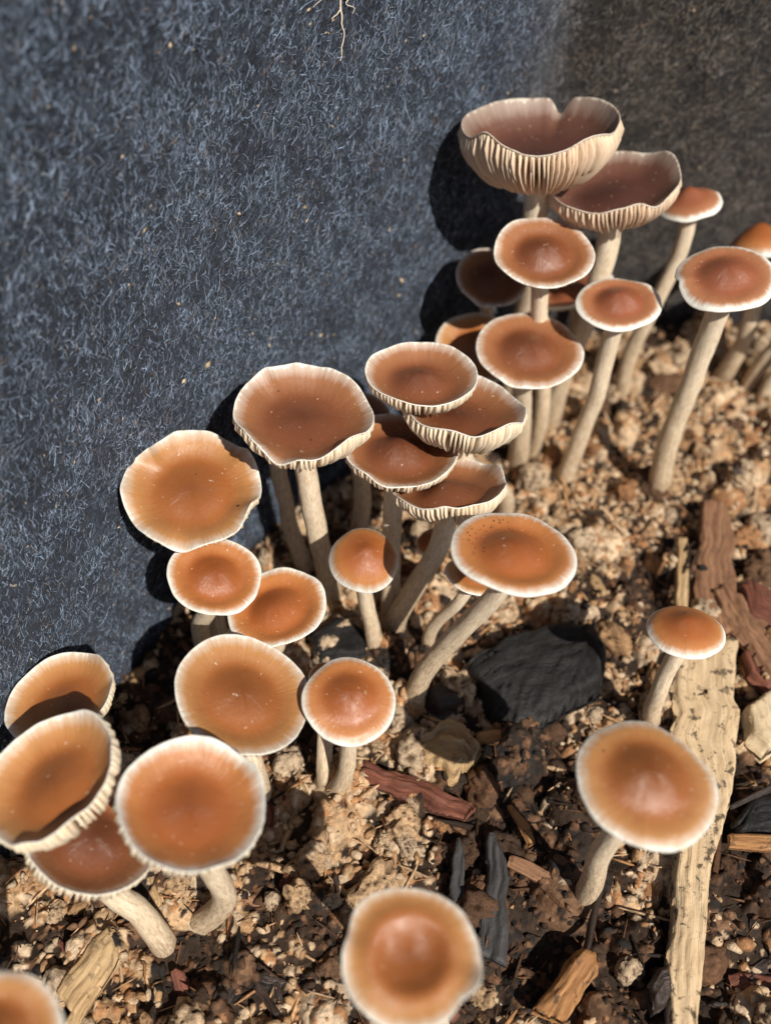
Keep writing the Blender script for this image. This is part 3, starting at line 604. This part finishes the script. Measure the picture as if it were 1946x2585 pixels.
LABEL = {
 'big_top': 'largest tallest mushroom, deep dark brown bowl cap with split rim and mauve gills',
 'second_top': 'dark brown upturned cap with tan gills partly under the largest split bowl cap',
 'cone_back': 'small reddish conical cap on slender stem behind the dark upturned cap, near felt corner',
 'upper_flat': 'round brown cap with white rim and dark trough, on stem before the tallest mushroom',
 'upper_left_small': 'small tan-brown cap beside the felt wall, half under the round dark-troughed cap',
 'upper_hidden': 'reddish cap mostly hidden under the round dark-troughed cap',
 'mid_right': 'rosy cap with pale rim tapering to a point, on tall leaning stem',
 'right_conv': 'broad rosy brown cap with umbo, on the longest straight leaning stem over pale crumbs',
 'far_dome': 'bright orange bell-shaped cap behind the broad rosy cap, against the back felt',
 'out_right': 'slim pale stem mushroom by back felt beside the bright orange bell cap',
 'out_right2': 'thinnest pale stem mushroom at back, next to another bare-looking stem',
 'round_mid': 'round orange-brown cap with crisp white rim, mostly covering an amber cap against the felt',
 'behind_mid': 'amber cap in shade against felt, mostly covered by round white-rimmed cap',
 'brown_ring': 'brown saucer cap with raised central knob resting above the thick-gilled cup cap',
 'pointed': 'large brown cup cap with rim drawn to a point and dark cracks',
 'hid_left': 'mushroom hidden under the large pointed-rim cap, shaded stem nearer the felt',
 'hid_right': 'mushroom with bent pale stem tucked behind the large pointed-rim cap',
 'dark_umbo': 'dark chestnut cap with bold umbo squeezed between pointed-rim cap and thick-gilled cap',
 'gill_cup': 'brown cup cap with tall thick cream gills overlapping the dark chestnut cap',
 'low_cup': 'lowest of the stacked brown cups, cream gills just above the speckled cap',
 'dotted': 'broad orange cap peppered with tiny black dots, on long slanting stem',
 'tiny_behind': 'tiny shaded button cap behind the stem of the lowest stacked cup',
 'under_dotted': 'small pale cap tucked under the black-dotted orange cap',
 'dome': 'small round domed orange cap with soft cream edge on short straight stem',
 'wavy_left': 'large amber cap with strongly wavy pale rim pressed against the felt wall',
 'left_flat': 'orange cap with wide white rim just below the wavy amber cap',
 'left_mid': 'orange oval cap between the white-rimmed cap and the big round disc cap',
 'big_disc': 'big round amber disc cap with soft central hollow and gill teeth at edge',
 'bright_umbo': 'bright orange convex cap with shiny umbo, touching the big round disc cap',
 'tiny_under': 'tiny swollen-stemmed mushroom sheltering under the shiny convex orange cap',
 'front_cup': 'large orange cup cap with rolled cream rim on thick curved mottled stem',
 'left_cup': 'deep amber bowl cap with wavy gilled rim, leaning over an amber cap by the felt',
 'left_back': 'amber cap with gilled rim behind the deep wavy bowl cap, beside felt',
 'left_low': 'shaded reddish brown cap with toothed gills below two larger caps, thick mottled stem',
 'bottom': 'peach cap with swirled centre and pinched corner above dark grey bark flakes',
 'right_big': 'large pale orange cap with pinkish umbo beside the long wood splinter',
 'right_small': 'small convex orange cap with white edge on crooked stem by wood splinter',
 'corner': 'peach cap standing apart next to the felt wall beside the small tan splinter',
}
def smoothstep(x): x = np.clip(x, 0, 1); return x*x*(3-2*x)
def cap_fn(st, seed):
    """returns height h(r, theta) and radius factor, in units of the cap radius"""
    rn = np.random.RandomState(seed); ph = rn.rand(9)*6.28; am = rn.uniform(.3, 1., 9)
    def rimw(th):
        w = sum(st['wav']*am[k]*np.sin((k+2)*th+ph[k])/(1+.22*k) for k in range(7))
        w = w+st['wav']*.35*(fbm(np.cos(th)*6+seed, np.sin(th)*6, None, 2, seed))
        rad = sum(.014*am[8-k]*np.sin((k+1)*th+ph[8-k]) for k in range(5))+.008*fbm(np.cos(th)*5, np.sin(th)*5+seed, None, 2, seed+3)
        for nt in st['notch']:
            d = np.degrees(np.angle(np.exp(1j*(th-math.radians(nt[0]))))); g = np.exp(-(d/nt[2])**2)
            w = w+nt[1]*g
            if len(nt) > 3: rad = rad+nt[3]*g
        return w, rad
    def h(r, th):
        w, rad = rimw(th); A = st['A']
        z = A*(1-np.power(r, 2.0 if A > 0 else st['p']))
        z = z+1.25*st['um']*np.exp(-(r/(st['uw']*1.32))**2)-1.1*st['ring']*np.exp(-((r-.58)/.18)**2)
        z = z-st['edge']*np.clip((r-.78)/.22, 0, 1)**2
        z = z+w*np.power(r, 5.0)+.012*fbm(r*np.cos(th)*2.2+seed, r*np.sin(th)*2.2, None, 2, seed+8)
        return z, 1+rad*np.power(r, 3.0)
    return h
def thickness(st, r): return st['t0']*(1-smoothstep((r-.05)/.95))*.9+.030
def make_mushroom(key, seed):
    m = MUSH[key]; st = dict(D); st.update(ST.get(key, {})); R = m['R']
    n = np.array(m['n']); n /= np.linalg.norm(n); c = np.array(m['c'], float)
    u = np.array([1., 0, 0])-n*n[0]; u /= np.linalg.norm(u); v = np.cross(n, u)
    base = np.array([m['base'][0], m['base'][1], 0.]); base[2] = float(soil_z(base[0], base[1]))-.25
    root = bpy.data.objects.new('mushroom', None); col.objects.link(root); root.location = base*CM
    tag(root, LABEL[key], 'mushroom', 'mushrooms growing along the felt wall')
    h = cap_fn(st, seed)
    NT, NR = 132, 30
    th = np.linspace(0, 2*math.pi, NT, endpoint=False); rr = np.concatenate([np.linspace(0.012, .82, 18), np.linspace(.82, 1., NR-17)[1:]])
    TH, RR = np.meshgrid(th, rr, indexing='ij')
    def world(r, t, z, rf): return c+R*(r*rf*np.cos(t))[..., None]*u+R*(r*rf*np.sin(t))[..., None]*v+R*z[..., None]*n-base
    zt, rf = h(RR, TH); top = world(RR, TH, zt, rf)
    tk = thickness(st, RR)
    z1, rf1 = h(np.ones(NT), th); lip = world(np.full(NT, 1.006), th, z1-.014, rf1)
    RU = RR[:, ::-1]; zu, rfu = h(RU, TH); und = world(RU*.995, TH, zu-thickness(st, RU), rfu)
    ctr = c+R*h(np.zeros(1), np.zeros(1))[0][0]*n-base
    V = np.concatenate([top, lip[:, None], und], 1); nv = V.shape[1]
    cu = np.stack([np.cos(TH), np.sin(TH), RR], -1); cul = np.stack([np.cos(th), np.sin(th), np.full(NT, 1.03)], -1)[:, None]; cuu = np.stack([np.cos(TH), np.sin(TH), np.full_like(RU, 1.05)], -1)
    CU = np.concatenate([cu, cul, cuu], 1).reshape(-1, 3)
    F = grid_faces(NT, nv, True); jv = (F[:, 0] % nv); midx = (jv > NR).astype(int)
    Vc = np.concatenate([V.reshape(-1, 3), ctr[None]]); CU = np.concatenate([CU, [[0, 0, 0]]])
    i = np.arange(NT); fan = np.stack([i*nv, np.full(NT, len(Vc)-1), ((i+1) % NT)*nv], 1)
    cap = obj('cap', mesh_np('cap', Vc, [F[:, ::-1], fan[:, ::-1]], [M[st['mat']], M[st['gm']]], np.concatenate([midx, np.zeros(NT, int)]), attrs={'cu': ('FLOAT_VECTOR', CU)}), root)
    # gills
    rn = np.random.RandomState(seed+500); ng = int(max(28, 2*math.pi*R/.140)); ng += ng % 2
    NS = 9; sR = m['sr']/R; gv = []; gf = []
    for g in range(ng):
        full = g % 2 == 0; t0 = 2*math.pi*(g+rn.uniform(-.22, .22))/ng
        r0 = sR*.8 if full else rn.uniform(.42, .68); r = r0+(.992-r0)*np.linspace(0, 1, NS)**.85
        tw = t0+.02*rn.normal()*(r-.6)+.012*np.sin(r*9+g)
        z, rf_ = h(r, tw); zt_ = z-thickness(st, r)+.012
        q = (r-r0)/(.992-r0)
        dep = st['gd']*(np.clip(1-q, 0, 1)**.36)*(np.clip(q*(3. if full else 3.5)+(.75 if full else 0), 0, 1)**.7)*(1. if full else .78)*(.6+.4*smoothstep(q/.55))*rn.uniform(.88, 1.06)+.022
        wt_ = (.038+.010*rn.rand())*np.clip(r*1.15, .3, 1)/R
        we = wt_*.55; sdir = (-np.sin(t0)*u+np.cos(t0)*v)
        a0 = world(r, tw, zt_, rf_); sl = (h(np.minimum(r+.01, 1), tw)[0]-h(r-.01, tw)[0])/(np.minimum(r+.01, 1)-r+.01); cs_ = 1/np.sqrt(1+sl*sl); a1 = world(r+dep*sl*cs_, tw, zt_-dep*cs_, rf_); w0 = (wt_*R)[:, None]*sdir; w1 = (we*R)[:, None]*sdir
        G = np.stack([a0-w0, a1-w1, a1+w1, a0+w0], 1).reshape(-1, 3)
        k = np.arange(NS-1)[:, None]*4; Fg = np.concatenate([k+np.array([[0, 1, 5, 4]]), k+np.array([[1, 2, 6, 5]]), k+np.array([[2, 3, 7, 6]])])
        Fg = np.concatenate([Fg, [[0, 3, 2, 1]], [[4*NS-4, 4*NS-3, 4*NS-2, 4*NS-1]]])
        if st['gills']: obj('gill', mesh_np('gill', G, [Fg], M[st['gm']]), cap)
        else: gf.append(Fg+len(gv)*4*NS); gv.append(G)
    if gv: tag(obj('gills', mesh_np('gills', np.concatenate(gv), [np.concatenate(gf)], M[st['gm']]), cap), kind='stuff')
    # stem: curved tapering tube
    z0 = h(np.zeros(1), np.zeros(1))[0][0]; rs_ = np.linspace(0, 1.25*sR, 6)[:, None]*np.ones((1, 8)); ts_ = np.ones((6, 1))*np.linspace(0, 6.28, 8)[None]; zmin = (h(rs_, ts_)[0]-thickness(st, rs_)*.75).min(); tip = c-base+R*zmin*n
    Lh = np.linalg.norm(tip); b = st['bend']
    sidev = np.array([st['side'], 0, 0])*1.0
    p0 = np.zeros(3); p1 = np.array([rn.normal(0, .05), rn.normal(0, .05), .40])*Lh*1.0+sidev*Lh*.45; p2 = tip-n*Lh*.33; p3 = tip
    NS2, NC = 48, 24; t = np.linspace(0, 1, NS2)[:, None]
    ax = (1-t)**3*p0+3*(1-t)**2*t*p1+3*(1-t)*t*t*p2+t**3*p3
    wob = np.stack([fbm(t[:, 0]*2.6+seed, t[:, 0]*0, None, 2, seed), fbm(t[:, 0]*2.6, t[:, 0]*0+seed, None, 2, seed+1), np.zeros(NS2)], 1)*np.sin(math.pi*t)*m['sr']*.40; ax = ax+wob
    tg = np.gradient(ax, axis=0); tg /= np.linalg.norm(tg, axis=1)[:, None]
    s1 = np.cross(tg, np.array([0, 1., .1])); s1 /= np.linalg.norm(s1, axis=1)[:, None]; s2 = np.cross(tg, s1)
    tt = t[:, 0]; rad = m['sr']*(1.0+.16*(1-tt)**3+.10*smoothstep((tt-.88)/.12)-.06*np.sin(math.pi*tt))
    pa = np.linspace(0, 2*math.pi, NC, endpoint=False); ca, sa = np.cos(pa), np.sin(pa)
    lenv = np.concatenate([[0], np.cumsum(np.linalg.norm(np.diff(ax, axis=0), axis=1))])
    CC, LL = np.meshgrid(ca, lenv, indexing='ij'); SS, _ = np.meshgrid(sa, lenv, indexing='ij')
    rel = 1+.09*fbm(CC*1.4+seed, SS*1.4, LL*.9, 2, seed+2)+.045*fbm(CC*4, SS*4+seed, LL*1.2, 2, seed+4)+.03*fbm(CC*3, SS*3, LL*5+seed, 2, seed+6)
    Vst = ax[None]+(rad[None]*rel)[..., None]*(CC[..., None]*s1[None]+SS[..., None]*s2[None])
    su = np.stack([CC*m['sr']*3, SS*m['sr']*3, LL], -1).reshape(-1, 3)
    low = np.repeat(((1-tt)**2)[None], NC, 0).ravel()
    obj('stem', mesh_np('stem', Vst.reshape(-1, 3), [grid_faces(NC, NS2, True)], M['stem'], attrs={'su': ('FLOAT_VECTOR', su), 'low': ('FLOAT', low)}), root)
    return root, cap, (c, u, v, n, R, h)
INFO = {}
for k, key in enumerate(MUSH):
    INFO[key] = make_mushroom(key, 31+k*3)
# tiny black grains on caps
a = N('grain'); a.set(Base_Color=(.02, .012, .01), Roughness=.6); M['grain'] = a.m
Vd, Fd = ico(1)
def grains(key, spots, size):
    root, cap, (c, u, v, n, R, h) = INFO[key]; rn = np.random.RandomState(7); bl = np.array(root.location)/CM
    for (r, t) in spots:
        z, rf = h(np.array([r]), np.array([t])); p = c+R*r*rf[0]*(math.cos(t)*u+math.sin(t)*v)+R*z[0]*n
        s = size*rn.uniform(.6, 1.3)
        o = obj('spore_grain', mesh_np('spore_grain', Vd*np.array([s, s, s*.5]), [Fd], M['grain']), cap, (p-bl)*CM)
rn = np.random.RandomState(3)
grains('dotted', [(rn.uniform(.55, .93), math.radians(rn.normal(128, 26))) for _ in range(26)]+[(rn.uniform(.3, .8), math.radians(rn.uniform(120, 220))) for _ in range(8)], .022)
grains('wavy_left', [(.28, 1.5), (.75, 5.9)], .04)
grains('pointed', [(.5, 2.6), (.7, 2.2), (.35, 3.6), (.4, 5.0)], .026)
grains('right_big', [(.72, 2.5)], .045); grains('front_cup', [(.25, 5.2)], .03); grains('right_small', [(.3, 1.6)], .035); grains('bright_umbo', [(.25, .3)], .025)
# dried root caught on the felt
def thread(paths, name, mat, parent=None):
    vs, fs_ = [], []; o = 0
    for P, r0, r1 in paths:
        P = np.array(P); nP = len(P); tg = np.gradient(P, axis=0); tg /= np.linalg.norm(tg, axis=1)[:, None]
        s1 = np.cross(tg, np.array([.3, .9, .2])); s1 /= np.linalg.norm(s1, axis=1)[:, None]; s2 = np.cross(tg, s1)
        rad = np.linspace(r0, r1, nP)[None, :, None]; pa = np.linspace(0, 6.283, 7)[:-1]
        vs.append((P[None]+rad*(np.cos(pa)[:, None, None]*s1[None]+np.sin(pa)[:, None, None]*s2[None])).reshape(-1, 3)); fs_.append(grid_faces(6, nP, True, o)); o += 6*nP
    return np.concatenate(vs), np.concatenate(fs_)
a = N('dried_root'); a.set(Base_Color=(.72, .62, .50), Roughness=.7); M['root'] = a.m
def on_wall(s, z, lift): 
    P, n, t = wall_point(np.asarray(s, float), np.asarray(z, float), np.asarray(lift, float)); return P
# arc position on the wall where the root hangs
i0 = int(np.argmin(np.abs(wp[:, 0]/np.maximum(wp[:, 1], 1)+.022))); s0 = wt[i0]
paths = []
rr_ = np.random.RandomState(2)
zt = np.linspace(18.0, 14.6, 34); paths.append((on_wall(s0+.30*fbm(zt*1.3, zt*0, None, 3, 4)+.05*(zt-17), zt, .06+.03*np.sin(zt*3)), .05, .012))
for k in range(6):
    z1 = rr_.uniform(15.7, 17.6); L_ = rr_.uniform(.5, 1.3); t = np.linspace(0, 1, 14); dr = rr_.choice([-1, 1])*rr_.uniform(.3, 1.2)
    paths.append((on_wall(s0+.30*fbm(np.array([z1*1.3]), np.array([0.]), None, 3, 4)[0]+.05*(z1-17)+dr*L_*t*.55+.22*fbm(t*4, t*0+k, None, 2, k), z1-L_*t*rr_.uniform(.2, .9), .06+.05*t), .022, .006))
V_, F_ = thread(paths, 'dried_root', M['root']); c_ = V_.mean(0)
tag(obj('dried_root', mesh_np('dried_root', V_-c_, [F_], M['root']), None, c_*CM), 'pale branching dried root thread clinging to the dark felt', 'root')


print('objects', len(bpy.data.objects), flush=True)
